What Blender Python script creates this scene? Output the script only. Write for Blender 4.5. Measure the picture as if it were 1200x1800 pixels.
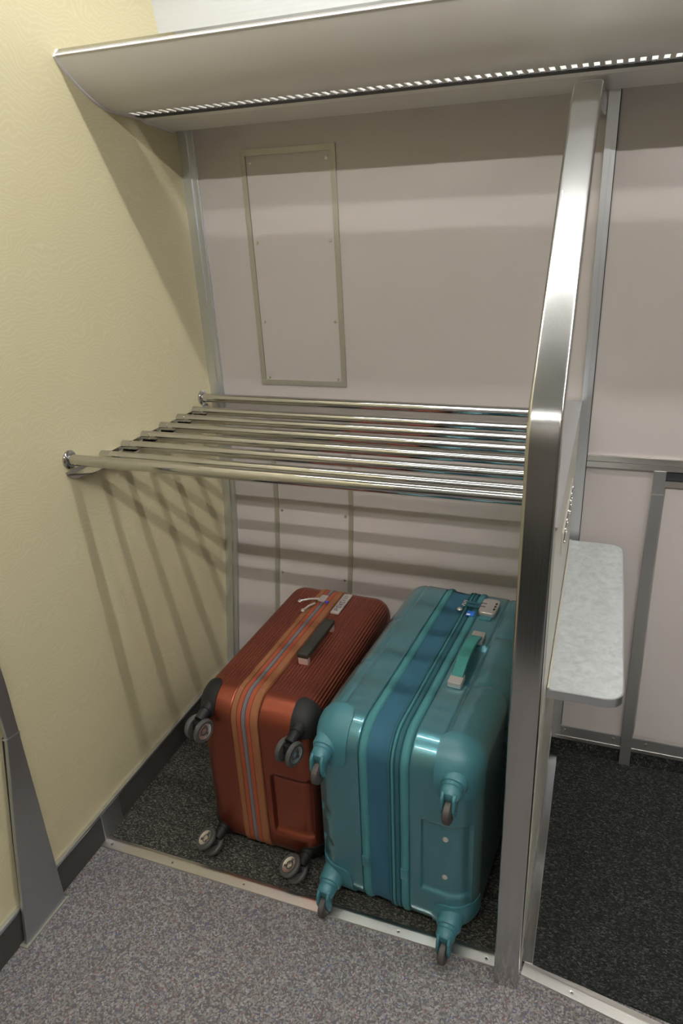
import bpy, bmesh, math, random
from mathutils import Vector, Matrix
from math import sin, cos, pi, sqrt

for o in list(bpy.data.objects):
    bpy.data.objects.remove(o)
S = bpy.context.scene
C = S.collection
rnd = random.Random(7)

# ------------------------------------------------------------------ camera, world, exposure
cam_d = bpy.data.cameras.new('camera')
cam = bpy.data.objects.new('camera', cam_d)
C.objects.link(cam)
rt, up, fw = Vector((0.9394, 0.3401, -0.0435)), Vector((-0.0941, 0.3777, 0.9211)), Vector((-0.3297, 0.8612, -0.3868))
cam.matrix_world = Matrix(((rt.x, up.x, -fw.x, 1.0954), (rt.y, up.y, -fw.y, -1.055), (rt.z, up.z, -fw.z, 1.455), (0, 0, 0, 1)))
cam_d.sensor_fit = 'VERTICAL'
cam_d.sensor_height = 36.0
cam_d.lens = 1244.6 / 1800 * 36.0
cam_d.clip_start = 0.01
S.camera = cam
w = bpy.data.worlds.new('world')
S.world = w
w.use_nodes = True
w.node_tree.nodes['Background'].inputs[0].default_value = (0.9, 0.95, 1, 1)
w.node_tree.nodes['Background'].inputs[1].default_value = 0.05
S.view_settings.view_transform = 'Standard'
S.view_settings.look = 'None'
S.view_settings.gamma = 1
S.view_settings.exposure = 0.70
S.view_settings.use_curve_mapping = False
LAMP_NEAR = 58.0     # ceiling tube above the rack edge
LAMP_FAR = 132.0      # ceiling tube on the far side of the aisle
CEIL = 2.62
DROP = 2.27           # lowered ceiling strip over the rack edge

# ------------------------------------------------------------------ materials
def mat(name, col, rough=0.5, metal=0.0, coat=0.0, spec=0.5, aniso=0.0, emit=None, coat_rough=0.05):
    m = bpy.data.materials.new(name)
    m.use_nodes = True
    b = m.node_tree.nodes['Principled BSDF']
    b.inputs['Base Color'].default_value = (*col, 1)
    b.inputs['Roughness'].default_value = rough
    b.inputs['Metallic'].default_value = metal
    b.inputs['Coat Weight'].default_value = coat
    b.inputs['Coat Roughness'].default_value = coat_rough
    b.inputs['Specular IOR Level'].default_value = spec
    b.inputs['Anisotropic'].default_value = aniso
    if emit:
        b.inputs['Emission Color'].default_value = (*emit[0], 1)
        b.inputs['Emission Strength'].default_value = emit[1]
    return m

def nt(m):
    t = m.node_tree
    return t, t.nodes, t.links, t.nodes['Principled BSDF']

def add(n, typ, **kw):
    x = n.new(typ)
    for k, v in kw.items():
        if k in x.inputs.keys():
            x.inputs[k].default_value = v
        else:
            setattr(x, k, v)
    return x

def coords(m, scale=(1, 1, 1)):
    t, n, l, b = nt(m)
    tc = n.new('ShaderNodeTexCoord')
    mp = n.new('ShaderNodeMapping')
    mp.inputs['Scale'].default_value = scale
    l.new(tc.outputs['Object'], mp.inputs['Vector'])
    return mp.outputs['Vector']

def ramp(n, stops, interp='LINEAR'):
    r = n.new('ShaderNodeValToRGB')
    e = r.color_ramp.elements
    r.color_ramp.interpolation = interp
    while len(e) < len(stops):
        e.new(0.5)
    for x, (p, c) in zip(e, stops):
        x.position = p
        x.color = (*c, 1)
    return r

def wallpaper():
    m = mat('cream_wallpaper', (0.6, 0.5, 0.28), 0.55, spec=0.35)
    t, n, l, b = nt(m)
    v = coords(m)
    no = add(n, 'ShaderNodeTexNoise', Scale=7.0, Detail=2.0)
    l.new(v, no.inputs['Vector'])
    mx = n.new('ShaderNodeVectorMath'); mx.operation = 'SCALE'; mx.inputs['Scale'].default_value = 0.16
    l.new(no.outputs['Color'], mx.inputs[0])
    ad = n.new('ShaderNodeVectorMath'); ad.operation = 'ADD'
    l.new(v, ad.inputs[0]); l.new(mx.outputs[0], ad.inputs[1])
    wv = add(n, 'ShaderNodeTexWave', Scale=34.0, Distortion=6.0, Detail=2.5)
    wv.bands_direction = 'Z'
    wv.inputs['Detail Scale'].default_value = 1.6
    l.new(ad.outputs[0], wv.inputs['Vector'])
    r = ramp(n, [(0.0, (0.590, 0.534, 0.338)), (0.72, (0.594, 0.538, 0.342)), (1.0, (0.626, 0.572, 0.376))])
    l.new(wv.outputs['Fac'], r.inputs[0])
    l.new(r.outputs[0], b.inputs['Base Color'])
    bp = add(n, 'ShaderNodeBump', Strength=0.06, Distance=0.001)
    l.new(wv.outputs['Fac'], bp.inputs['Height'])
    l.new(bp.outputs[0], b.inputs['Normal'])
    return m

def speckle(name, stops, scale, rough=0.85, warp=0.006, stretch=(1, 1, 1), bump=0.0):
    m = mat(name, (0.1, 0.1, 0.1), rough, spec=0.25)
    t, n, l, b = nt(m)
    v = coords(m, stretch)
    no = add(n, 'ShaderNodeTexNoise', Scale=scale * 0.5, Detail=2.0)
    l.new(v, no.inputs['Vector'])
    mx = n.new('ShaderNodeVectorMath'); mx.operation = 'SCALE'; mx.inputs['Scale'].default_value = warp
    l.new(no.outputs['Color'], mx.inputs[0])
    ad = n.new('ShaderNodeVectorMath'); ad.operation = 'ADD'
    l.new(v, ad.inputs[0]); l.new(mx.outputs[0], ad.inputs[1])
    vo = add(n, 'ShaderNodeTexVoronoi', Scale=scale)
    l.new(ad.outputs[0], vo.inputs['Vector'])
    sp = n.new('ShaderNodeSeparateColor')
    l.new(vo.outputs['Color'], sp.inputs[0])
    r = ramp(n, stops, 'CONSTANT')
    l.new(sp.outputs[0], r.inputs[0])
    l.new(r.outputs[0], b.inputs['Base Color'])
    if bump:
        bp = add(n, 'ShaderNodeBump', Strength=bump, Distance=0.003)
        l.new(sp.outputs[1], bp.inputs['Height'])
        l.new(bp.outputs[0], b.inputs['Normal'])
    return m

def brushed(name, col, rough=0.27, stretch=(300, 300, 4), var=0.1, aniso=0.0, bump=0.02):
    m = mat(name, col, rough, 1.0, aniso=aniso)
    t, n, l, b = nt(m)
    v = coords(m, stretch)
    no = add(n, 'ShaderNodeTexNoise', Scale=1.0, Detail=3.0)
    l.new(v, no.inputs['Vector'])
    r = ramp(n, [(0.3, (rough - var / 2,) * 3), (0.7, (rough + var / 2,) * 3)])
    l.new(no.outputs['Fac'], r.inputs[0])
    l.new(r.outputs[0], b.inputs['Roughness'])
    if bump:
        bp = add(n, 'ShaderNodeBump', Strength=bump, Distance=0.001)
        l.new(no.outputs['Fac'], bp.inputs['Height'])
        l.new(bp.outputs[0], b.inputs['Normal'])
    return m

def marbled():
    m = mat('marbled_laminate', (0.5, 0.52, 0.52), 0.4)
    t, n, l, b = nt(m)
    v = coords(m, (1, 1, 1))
    no = add(n, 'ShaderNodeTexNoise', Scale=55.0, Detail=5.0, Roughness=0.65, Distortion=0.6)
    l.new(v, no.inputs['Vector'])
    r = ramp(n, [(0.3, (0.40, 0.43, 0.43)), (0.5, (0.50, 0.53, 0.53)), (0.72, (0.60, 0.62, 0.62))])
    l.new(no.outputs['Fac'], r.inputs[0]); l.new(r.outputs[0], b.inputs['Base Color'])
    return m

def metallic_paint(name, col, metal, rough, coat, flake=0.12, tint=None):
    m = mat(name, col, rough, metal, coat=coat, coat_rough=0.02)
    t, n, l, b = nt(m)
    v = coords(m)
    no = add(n, 'ShaderNodeTexNoise', Scale=900.0, Detail=1.0)
    l.new(v, no.inputs['Vector'])
    c2 = tuple(min(1, c * (1 + flake)) for c in col)
    c1 = tuple(c * (1 - flake) for c in col)
    r = ramp(n, [(0.35, c1), (0.65, c2)])
    l.new(no.outputs['Fac'], r.inputs[0]); l.new(r.outputs[0], b.inputs['Base Color'])
    return m

def woven(name, col, scale=500, bump=0.3):
    m = mat(name, col, 0.75, spec=0.3)
    t, n, l, b = nt(m)
    v = coords(m)
    no = add(n, 'ShaderNodeTexNoise', Scale=float(scale), Detail=2.0)
    l.new(v, no.inputs['Vector'])
    bp = add(n, 'ShaderNodeBump', Strength=bump, Distance=0.001)
    l.new(no.outputs['Fac'], bp.inputs['Height']); l.new(bp.outputs[0], b.inputs['Normal'])
    return m

def cove_panel():
    m = mat('white_cove', (0.52, 0.535, 0.53), 0.45)
    t, n, l, b = nt(m)
    v = coords(m)
    wv = add(n, 'ShaderNodeTexWave', Scale=34.0, Distortion=0.0)
    wv.bands_direction = 'Z'
    l.new(v, wv.inputs['Vector'])
    bp = add(n, 'ShaderNodeBump', Strength=0.15, Distance=0.0015)
    l.new(wv.outputs['Fac'], bp.inputs['Height']); l.new(bp.outputs[0], b.inputs['Normal'])
    return m

M = {}
M['wallpaper'] = wallpaper()
M['aisle'] = speckle('aisle_floor', [(0, (0.100, 0.095, 0.096)), (0.30, (0.160, 0.153, 0.150)), (0.55, (0.220, 0.211, 0.206)), (0.82, (0.285, 0.274, 0.267)), (0.91, (0.185, 0.105, 0.105)), (0.955, (0.105, 0.112, 0.19))], 290, 0.6, 0.007)
M['carpet_olive'] = speckle('olive_carpet', [(0, (0.020, 0.0195, 0.016)), (0.4, (0.042, 0.041, 0.034)), (0.7, (0.078, 0.076, 0.064)), (0.9, (0.14, 0.136, 0.115))], 260, 0.95, 0.010, (1, 1.8, 1), 0.5)
M['carpet_dark'] = speckle('charcoal_carpet', [(0, (0.009, 0.0098, 0.0092)), (0.4, (0.018, 0.019, 0.0175)), (0.72, (0.036, 0.0365, 0.033)), (0.93, (0.068, 0.069, 0.063))], 260, 0.95, 0.010, (1, 1.8, 1), 0.5)
M['panel'] = mat('grey_pink_panel', (0.480, 0.440, 0.418), 0.38, spec=0.45)
M['beige'] = mat('beige_panel', (0.52, 0.50, 0.43), 0.3)
M['cove'] = cove_panel()
M['ceil'] = mat('ceiling_white', (0.42, 0.425, 0.42), 0.5)
M['farwall'] = mat('far_wall', (0.20, 0.185, 0.165), 0.5)
M['rack'] = mat('rack_paint', (0.72, 0.70, 0.67), 0.3, spec=0.5)
M['rackwhite'] = mat('rack_edge_white', (0.78, 0.76, 0.77), 0.35)
M['alu'] = brushed('anodised_aluminium', (0.72, 0.74, 0.77), 0.38, (400, 400, 6), 0.08)
M['alux'] = brushed('aluminium_strip', (0.74, 0.72, 0.68), 0.33, (5, 300, 300), 0.1)
M['aludark'] = brushed('grey_aluminium', (0.54, 0.55, 0.55), 0.42, (400, 400, 6), 0.06)
M['taupe'] = mat('taupe_frame', (0.40, 0.385, 0.325), 0.42, 0.55)
M['steel'] = brushed('brushed_stainless', (0.58, 0.575, 0.565), 0.17, (700, 700, 2), 0.05, bump=0)
M['steelflat'] = brushed('satin_steel', (0.50, 0.52, 0.535), 0.45, (300, 300, 5), 0.08)
M['chrome'] = mat('polished_chrome', (0.53, 0.525, 0.515), 0.045, 1.0)
M['screw'] = mat('screw_metal', (0.55, 0.53, 0.5), 0.3, 1.0)
M['dark'] = mat('black_seal_and_gap', (0.025, 0.026, 0.03), 0.5)
M['shadowgap'] = mat('dark_slot', (0.02, 0.018, 0.018), 0.6)
M['skirt'] = mat('dark_skirting', (0.055, 0.052, 0.047), 0.7)
M['marble'] = marbled()
M['orange'] = metallic_paint('copper_orange_shell', (0.285, 0.074, 0.044), 0.9, 0.34, 0.15)
M['orangeband'] = woven('orange_tape', (0.27, 0.060, 0.026))
M['tan'] = woven('tan_tape', (0.23, 0.090, 0.038))
M['greyzip'] = woven('grey_zip', (0.13, 0.125, 0.135), 700, 0.5)
M['black'] = mat('black_plastic', (0.010, 0.010, 0.010), 0.55, spec=0.3)
M['handle'] = mat('black_grip', (0.022, 0.022, 0.018), 0.45)
M['rubber'] = mat('grey_rubber', (0.055, 0.053, 0.05), 0.6)
M['rubber2'] = mat('brown_grey_rubber', (0.062, 0.055, 0.051), 0.55)
M['chromehub'] = mat('chrome_hub', (0.85, 0.82, 0.80), 0.25, 0.9)
M['silver'] = mat('silver_plastic', (0.58, 0.55, 0.53), 0.3, 0.6)
M['teal'] = metallic_paint('teal_shell', (0.078, 0.245, 0.298), 0.65, 0.31, 1.0)
M['tealplain'] = mat('teal_plastic', (0.045, 0.165, 0.20), 0.42, coat=0.0)
M['tealpipe'] = woven('teal_piping', (0.055, 0.20, 0.22), 600, 0.2)
M['bluefab'] = woven('blue_expander_fabric', (0.026, 0.100, 0.155), 60, 0.5)
M['tealzip'] = woven('dark_teal_zip', (0.024, 0.10, 0.13), 800, 0.4)
M['tealstrap'] = woven('teal_strap', (0.045, 0.22, 0.205), 600, 0.2)
M['bluetag'] = mat('blue_tag', (0.02, 0.17, 0.75), 0.35)
M['violettag'] = mat('violet_tag', (0.08, 0.08, 0.6), 0.4)
M['mark'] = mat('engraved_marks', (0.09, 0.08, 0.085), 0.5)
M['white'] = mat('white_print', (0.8, 0.8, 0.8), 0.4)
M['tube'] = mat('fluorescent_tube', (0.9, 0.9, 0.9), 0.4, emit=((1.0, 0.985, 0.955), LAMP_NEAR))
M['tubefar'] = mat('fluorescent_tube_far', (0.9, 0.9, 0.9), 0.4, emit=((1.0, 0.985, 0.955), LAMP_FAR))

# ------------------------------------------------------------------ object helpers
def me(name, verts, faces, m, parent=None, smooth=None):
    d = bpy.data.meshes.new(name)
    d.from_pydata([tuple(v) for v in verts], [], faces)
    d.update()
    return link(name, d, m, parent, smooth)

def link(name, d, m, parent=None, smooth=None):
    if m is not None and not d.materials:
        d.materials.append(m)
    if smooth is not None:
        d.shade_smooth()
        d.set_sharp_from_angle(angle=math.radians(smooth))
    o = bpy.data.objects.new(name, d)
    C.objects.link(o)
    if parent is not None:
        o.parent = parent
    return o

class MB:
    """collects shapes into one mesh"""
    def __init__(s): s.bm = bmesh.new()
    def box(s, lo, hi, bev=0.0, seg=2, mtx=None):
        b = bmesh.new()
        bmesh.ops.create_cube(b, size=1)
        for v in b.verts:
            v.co = Vector([(lo[i] + hi[i]) / 2 + v.co[i] * (hi[i] - lo[i]) for i in range(3)])
        if bev:
            bmesh.ops.bevel(b, geom=b.edges[:], offset=bev, segments=seg, profile=0.5, affect='EDGES')
        s.merge(b, mtx); return s
    def cyl(s, p0, p1, r0, r1=None, n=24, cap=True, bev=0.0):
        r1 = r0 if r1 is None else r1
        p0, p1 = Vector(p0), Vector(p1)
        a = (p1 - p0); L = a.length; a.normalize()
        prof = [(r0, 0), (r1, L)]
        if bev:
            prof = [(r0 - bev, 0), (r0, bev), (r1, L - bev), (r1 - bev, L)]
        return s.lathe(prof, p0, a, n, cap)
    def lathe(s, prof, p0, axis, n=24, cap=True):
        p0 = Vector(p0); a = Vector(axis).normalized()
        u = a.orthogonal().normalized(); v = a.cross(u)
        rings = []
        for r, h in prof:
            rings.append([s.bm.verts.new(p0 + a * h + (u * cos(2 * pi * i / n) + v * sin(2 * pi * i / n)) * r) for i in range(n)])
        for A, B in zip(rings, rings[1:]):
            for i in range(n):
                s.bm.faces.new((A[i], A[(i + 1) % n], B[(i + 1) % n], B[i]))
        if cap:
            s.bm.faces.new(rings[0][::-1]); s.bm.faces.new(rings[-1])
        return s
    def tube(s, pts, r, n=10):
        pts = [Vector(p) for p in pts]
        rings = []
        u = None
        for i, p in enumerate(pts):
            d = (pts[min(i + 1, len(pts) - 1)] - pts[max(i - 1, 0)]).normalized()
            u = d.orthogonal().normalized() if u is None else (u - d * u.dot(d)).normalized()
            v = d.cross(u)
            rings.append([s.bm.verts.new(p + (u * cos(2 * pi * k / n) + v * sin(2 * pi * k / n)) * r) for k in range(n)])
        for A, B in zip(rings, rings[1:]):
            for i in range(n):
                s.bm.faces.new((A[i], A[(i + 1) % n], B[(i + 1) % n], B[i]))
        s.bm.faces.new(rings[0][::-1]); s.bm.faces.new(rings[-1])
        return s
    def prism(s, poly, axis, a, b, bev=0.0, seg=2):
        """poly: 2D points in the two axes other than `axis` (cyclic order yz / xz / xy)"""
        t = bmesh.new()
        def P(p, h):
            if axis == 'x': return (h, p[0], p[1])
            if axis == 'y': return (p[0], h, p[1])
            return (p[0], p[1], h)
        A = [t.verts.new(P(p, a)) for p in poly]; B = [t.verts.new(P(p, b)) for p in poly]
        n = len(poly)
        t.faces.new(A[::-1]); t.faces.new(B)
        for i in range(n):
            t.faces.new((A[i], A[(i + 1) % n], B[(i + 1) % n], B[i]))
        bmesh.ops.recalc_face_normals(t, faces=t.faces)
        if bev:
            bmesh.ops.bevel(t, geom=t.edges[:], offset=bev, segments=seg, profile=0.5, affect='EDGES')
        s.merge(t); return s
    def merge(s, b, mtx=None):
        if mtx is not None:
            bmesh.ops.transform(b, matrix=mtx, verts=b.verts)
        mp = {}
        for v in b.verts: mp[v] = s.bm.verts.new(v.co)
        for f in b.faces:
            try: s.bm.faces.new([mp[v] for v in f.verts])
            except ValueError: pass
        b.free()
    def quad(s, *pts):
        s.bm.faces.new([s.bm.verts.new(p) for p in pts]); return s
    def build(s, name, m, parent=None, smooth=35, recalc=True):
        if recalc: bmesh.ops.recalc_face_normals(s.bm, faces=s.bm.faces)
        d = bpy.data.meshes.new(name)
        s.bm.to_mesh(d); s.bm.free()
        return link(name, d, m, parent, smooth)

def tag(o, label=None, cat=None, group=None, kind=None):
    if label: o['label'] = label
    if cat: o['category'] = cat
    if group: o['group'] = group
    if kind: o['kind'] = kind
    return o

def thing(name, loc, label, cat, group=None, rz=0.0):
    o = bpy.data.objects.new(name, None)
    C.objects.link(o)
    o.location = loc
    o.rotation_euler = (0, 0, rz)
    o.empty_display_size = 0.05
    return tag(o, label, cat, group)

def struct(o, label, cat):
    return tag(o, label, cat, None, 'structure')

def fillet(pts, r, n=8):
    """round the corners of an open polyline in 2D; r number or list"""
    out = [Vector(pts[0])]
    for i in range(1, len(pts) - 1):
        p, a, b = Vector(pts[i]), Vector(pts[i - 1]), Vector(pts[i + 1])
        rr = r[i] if isinstance(r, (list, tuple)) else r
        d0, d1 = (a - p).normalized(), (b - p).normalized()
        ang = d0.angle(d1)
        t = rr / math.tan(ang / 2)
        c = p + (d0 + d1).normalized() * (rr / sin(ang / 2))
        s0, s1 = p + d0 * t - c, p + d1 * t - c
        for k in range(n + 1):
            f = k / n
            v = (s0 * (1 - f) + s1 * f)
            v = v.normalized() * rr
            out.append(c + v)
    out.append(Vector(pts[-1]))
    return out

# back wall profile (outer train wall leans out to a knee, then in again)
YK, ZK, TA, TB = 0.7847, 0.6408, 0.0265, 0.1878
KH = 0.15
def wy(z):
    u = z - ZK
    if u >= KH: return YK - u * TA
    if u <= -KH: return YK + u * TB
    return YK - (TA * (u + KH) ** 2 + TB * (KH - u) ** 2) / (4 * KH)   # smooth knee
def wall_zs(z0, z1):
    return [z0] + [ZK - KH + 2 * KH * k / 8 for k in range(9) if z0 < ZK - KH + 2 * KH * k / 8 < z1] + [z1]
def wall_slab(x0, x1, z0, z1, t, off=0.0):
    """polygon in yz that follows the back wall, t thick towards the room"""
    zs = wall_zs(z0, z1)
    return [(wy(z) - off - t, z) for z in zs] + [(wy(z) - off, z) for z in zs[::-1]]

# ------------------------------------------------------------------ the setting
XR, YF = 3.2, -2.6
b = MB().quad((-0.05, YF, 0), (XR, YF, 0), (XR, 0.75, 0), (-0.05, 0.75, 0))
struct(b.build('floor', M['aisle'], smooth=None), 'grey and mauve speckled vinyl floor of the aisle in front of the bays', 'floor')
b = MB().box((0.0, -0.006, 0.0005), (1.045, 0.75, 0.004))
struct(b.build('floor.001', M['carpet_olive'], smooth=None), 'dark olive flecked carpet under the two suitcases', 'floor')
b = MB().prism([(1.035, -0.006), (1.35, -0.045), (XR, -0.30), (XR, 0.75), (1.035, 0.75)], 'z', 0.0005, 0.004)
struct(b.build('floor.002', M['carpet_dark'], smooth=None), 'charcoal carpet of the empty bay right of the steel post', 'floor')
b = MB().box((0.0, YF, 0.0005), (XR, -1.28, 0.004))  # added out of view so the steel post mirrors a dark floor
struct(b.build('floor.003', M['carpet_dark'], smooth=None), 'unseen charcoal carpet behind the camera, added to darken the post reflection', 'floor')
b = MB().box((-0.06, YF, 0), (0.0, 0.80, CEIL))
struct(b.build('wall_left', M['wallpaper'], smooth=None), 'cream wallpapered end wall with fine wavy pattern', 'wall')
zs = wall_zs(0.0, 1.70)
b = MB().prism([(wy(z), z) for z in zs] + [(wy(z) + 0.05, z) for z in zs[::-1]], 'x', -0.06, XR)
wb = struct(b.build('wall_back', M['panel'], smooth=30), 'pinkish grey panelled outer wall behind the shelf', 'wall')
cv = fillet([(wy(1.70), 1.70), (0.705, 1.93), (0.61, 2.14), (0.46, DROP + 0.002)], 0.12, 6)
b = MB()
for p, q in zip(cv, cv[1:]):
    b.prism([p, q, (q[0] + 0.02, q[1] + 0.01), (p[0] + 0.02, p[1] + 0.01)], 'x', 0.0, XR)
struct(b.build('trim_1', M['cove'], smooth=None), 'white ribbed cove panel above the overhead rack', 'panel')
b = MB().prism([(0.50, DROP), (-0.10, DROP), (-0.34, CEIL), (YF, CEIL), (YF, CEIL + 0.04), (0.50, CEIL + 0.04)], 'x', -0.06, XR)
struct(b.build('ceiling', M['ceil'], smooth=None), 'white ceiling over the bays', 'ceiling')
b = MB().box((-0.06, YF - 0.05, 0), (XR, YF, CEIL))
struct(b.build('wall_front', M['farwall'], smooth=None), 'warm grey wall across the aisle behind the camera', 'wall')
b = MB().box((XR, YF, 0), (XR + 0.05, 0.80, CEIL))
struct(b.build('wall_right', M['farwall'], smooth=None), 'warm grey wall at the right end beyond the frame', 'wall')

# skirting of the left wall
bl = MB().box((0.0, YF, 0.0), (0.006, wy(0.05), 0.083)).build('baseboard_left', M['skirt'], smooth=None)
struct(bl, 'low dark skirting along the cream end wall with a silver cap', 'skirting')
MB().box((0.0, YF, 0.083), (0.010, wy(0.09), 0.092), 0.0015).build('cap_strip', M['alu'], bl)
# corner profile at the cream wall
b = MB()
b.prism(wall_slab(0, 0, 0.05, 1.68, 0.012), 'x', 0.0, 0.025)
b.prism(wall_slab(0, 0, 0.05, 1.68, 0.007), 'x', 0.025, 0.0395)
b.prism(wall_slab(0, 0, 0.05, 1.68, 0.004), 'x', 0.0395, 0.042)
struct(b.build('trim_2', M['alu'], smooth=None), 'aluminium corner profile between cream wall and grey wall', 'trim')
b = MB()
b.prism(wall_slab(0, 0, 0.05, 1.68, 0.012), 'x', 1.050, 1.0625)
b.prism(wall_slab(0, 0, 0.05, 1.68, 0.007), 'x', 1.0625, 1.0735)
struct(b.build('trim_3', M['alu'], smooth=None), 'vertical aluminium profile on the back wall just right of the steel post', 'trim')
MBd = MB().prism(wall_slab(0, 0, 0.05, 1.68, 0.003), 'x', 1.0735, 1.0755)
struct(MBd.build('trim_4', M['dark'], smooth=None), 'thin dark seal line beside the right vertical profile', 'seal')
b = MB()
b.prism(wall_slab(0, 0, 0.833, 0.8475, 0.012), 'x', 1.0755, XR)
b.prism(wall_slab(0, 0, 0.8485, 0.863, 0.010), 'x', 1.0755, XR)
struct(b.build('trim_5', M['alux'], smooth=None), 'horizontal aluminium rail on the back wall of the right bay', 'trim')
# base of the back wall
b = MB().prism(wall_slab(0, 0, 0.052, 0.081, 0.006), 'x', 0.0, XR)
bb = struct(b.build('baseboard_back', M['aludark'], smooth=None), 'dark grey aluminium base rail along the back wall', 'skirting')
MB().prism(wall_slab(0, 0, 0.043, 0.052, 0.008), 'x', 0.0, XR).build('kick_strip', M['alux'], bb, None)
MB().prism(wall_slab(0, 0, 0.004, 0.043, 0.005), 'x', 0.0, XR).build('carpet_upstand', M['carpet_dark'], bb, None)
b = MB()
for x in (1.085, 1.215, 1.30):
    b.lathe([(0.005, 0), (0.004, 0.002), (0.0015, 0.003)], (x, wy(0.066) - 0.006, 0.070), (0, -1, 0), 12)
b.build('screw', M['screw'], bb)
# door of the right bay
dr = MB().prism(wall_slab(0, 0, 0.09, 0.785, 0.004), 'x', 1.268, 2.1).build('door_1', M['panel'], smooth=None)
struct(dr, 'flush grey pink door panel with a grey aluminium frame in the right bay', 'door')
b = MB().prism(wall_slab(0, 0, 0.004, 0.833, 0.014), 'x', 1.2365, 1.264)
b.build('frame_post', M['aludark'], dr, None)
b = MB().prism(wall_slab(0, 0, 0.768, 0.771, 0.0146), 'x', 1.2365, 1.264)
b.build('frame_joint', M['alux'], dr, None)
MB().prism(wall_slab(0, 0, 0.79, 0.806, 0.008), 'x', 1.264, 2.1).build('head_rail', M['alux'], dr, None)
MB().prism(wall_slab(0, 0, 0.808, 0.833, 0.005), 'x', 1.264, 2.1).build('head_gap', M['dark'], dr, None)

# ------------------------------------------------------------------ ceiling lamps
def lamp(y, z, m, label, top):
    t = thing('ceiling_light', (0, y, z), label, 'lamp', 'fluorescent ceiling tubes')
    MB().box((0.02, -0.020, 0.020), (XR - 0.05, 0.020, top - z)).build('housing', M['rackwhite'], t, None)
    MB().cyl((0.03, 0, 0), (XR - 0.06, 0, 0), 0.008, n=20).build('tube', m, t)
    for x in (0.02, XR - 0.06):
        MB().box((x, -0.016, -0.016), (x + 0.012, 0.016, 0.022)).build('tube_holder', M['rackwhite'], t, None)
    return t
lamp(0.04, 2.22, M['tube'], 'long fluorescent ceiling tube running above the edge of the overhead rack', DROP)
lamp(-1.5, 2.55, M['tubefar'], 'long fluorescent ceiling tube over the far side of the aisle', CEIL)

# ------------------------------------------------------------------ overhead rack with slotted underside
rk = thing('overhead_rack', (0, 0.32, 1.70), 'long pale grey overhead luggage rack with slotted underside, along the top', 'luggage rack')
O = Vector((0, 0.32, 1.70))
def loc(poly): return [(p[0] - O.y, p[1] - O.z) for p in poly]
# underside curve from the front edge to the slots
ctrl = [(0.314, 1.7743), (0.345, 1.748), (0.385, 1.722), (0.43, 1.702), (0.475, 1.6915), (0.513, 1.6893)]
def catmull(P, n=6):
    P = [Vector(p) for p in P]; Q = [2 * P[0] - P[1]] + P + [2 * P[-1] - P[-2]]; out = []
    for i in range(1, len(Q) - 2):
        a, b_, c, d = Q[i - 1], Q[i], Q[i + 1], Q[i + 2]
        for k in range(n):
            t = k / n
            out.append(0.5 * ((2 * b_) + (-a + c) * t + (2 * a - 5 * b_ + 4 * c - d) * t * t + (-a + 3 * b_ - 3 * c + d) * t ** 3))
    out.append(P[-1]); return out
und = catmull(ctrl)
T = 0.0022
def shell_poly(c, t): return loc(c) + [(p[0], p[1] + t) for p in loc(c)[::-1]]
XE = XR - 0.02
b = MB()
for p, q in zip(und, und[1:]):
    b.quad(*[(x, *v) for x, v in ((0.006, loc([p])[0]), (XE, loc([p])[0]), (XE, loc([q])[0]), (0.006, loc([q])[0]))])
    up_ = [(v[0], v[1] + 0.004) for v in loc([p, q])]
    b.quad((0.006, *up_[1]), (XE, *up_[1]), (XE, *up_[0]), (0.006, *up_[0]))
bmesh.ops.remove_doubles(b.bm, verts=b.bm.verts, dist=1e-5)
b.build('tray', M['rack'], rk, 60, recalc=False)
# slotted zone
b = MB()
pitch = 0.0197
x = 0.006
zt0, zt1 = 1.6893, 1.6885
yA, yB, yC = 0.513, 0.560, 0.568
edges = []
k = 0
xs0 = 0.020
while xs0 + k * pitch < XE - 0.02:
    edges.append((xs0 + k * pitch, xs0 + k * pitch + 0.0105)); k += 1
cur = 0.006
for s0, s1 in edges + [(XE, XE)]:
    b.prism(loc([(yA, zt0), (yB, zt1), (yB, zt1 + T), (yA, zt0 + T)]), 'x', cur, s0)
    cur = s1
b.build('slotted_grille', M['rack'], rk, None)
MB().prism(loc([(yB, zt1 - 0.001), (0.597, 1.687), (0.597, 1.692), (yB, zt1 + T)]), 'x', 0.006, XE).build('recess_shade_strip', M['dark'], rk, None)  # dark strip painted in for the shaded recess before the rear lip
MB().prism(loc([(0.593, 1.6885), (0.602, 1.6815), (0.718, 1.6685), (0.752, 1.676), (0.752, 1.682), (0.6, 1.694)]), 'x', 0.006, XE).build('rear_lip', M['rack'], rk, None)
# front rim
MB().prism(loc([(0.3125, 1.7725), (0.3130, 1.7748), (0.3155, 1.7765), (0.318, 1.774), (0.316, 1.771)]), 'x', 0.004, XE).build('edge_bead', M['rackwhite'], rk, None)
MB().prism(loc([(0.3155, 1.7765), (0.3265, 1.7860), (0.330, 1.7860), (0.330, 1.780), (0.318, 1.772)]), 'x', 0.004, XE).build('front_rim', M['chrome'], rk, None)
# end cap against the cream wall
capo = [(0.311, 1.7715), (0.324, 1.786), (0.334, 1.786), (0.334, 1.76)]
low = [(p[0] - 0.002, p[1] - 0.003) for p in und]
inn = [(p[0] + 0.008, p[1] + 0.016) for p in und[3:]]
poly = low + [(0.59, 1.684), (0.602, 1.6785), (0.720, 1.6655), (0.752, 1.674), (0.752, 1.700), (0.6, 1.706)] + inn[::-1] + [(0.334, 1.786), (0.324, 1.786)]
MB().prism(loc(poly), 'x', 0.0, 0.006).build('end_cap', M['rackwhite'], rk, None)

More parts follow.
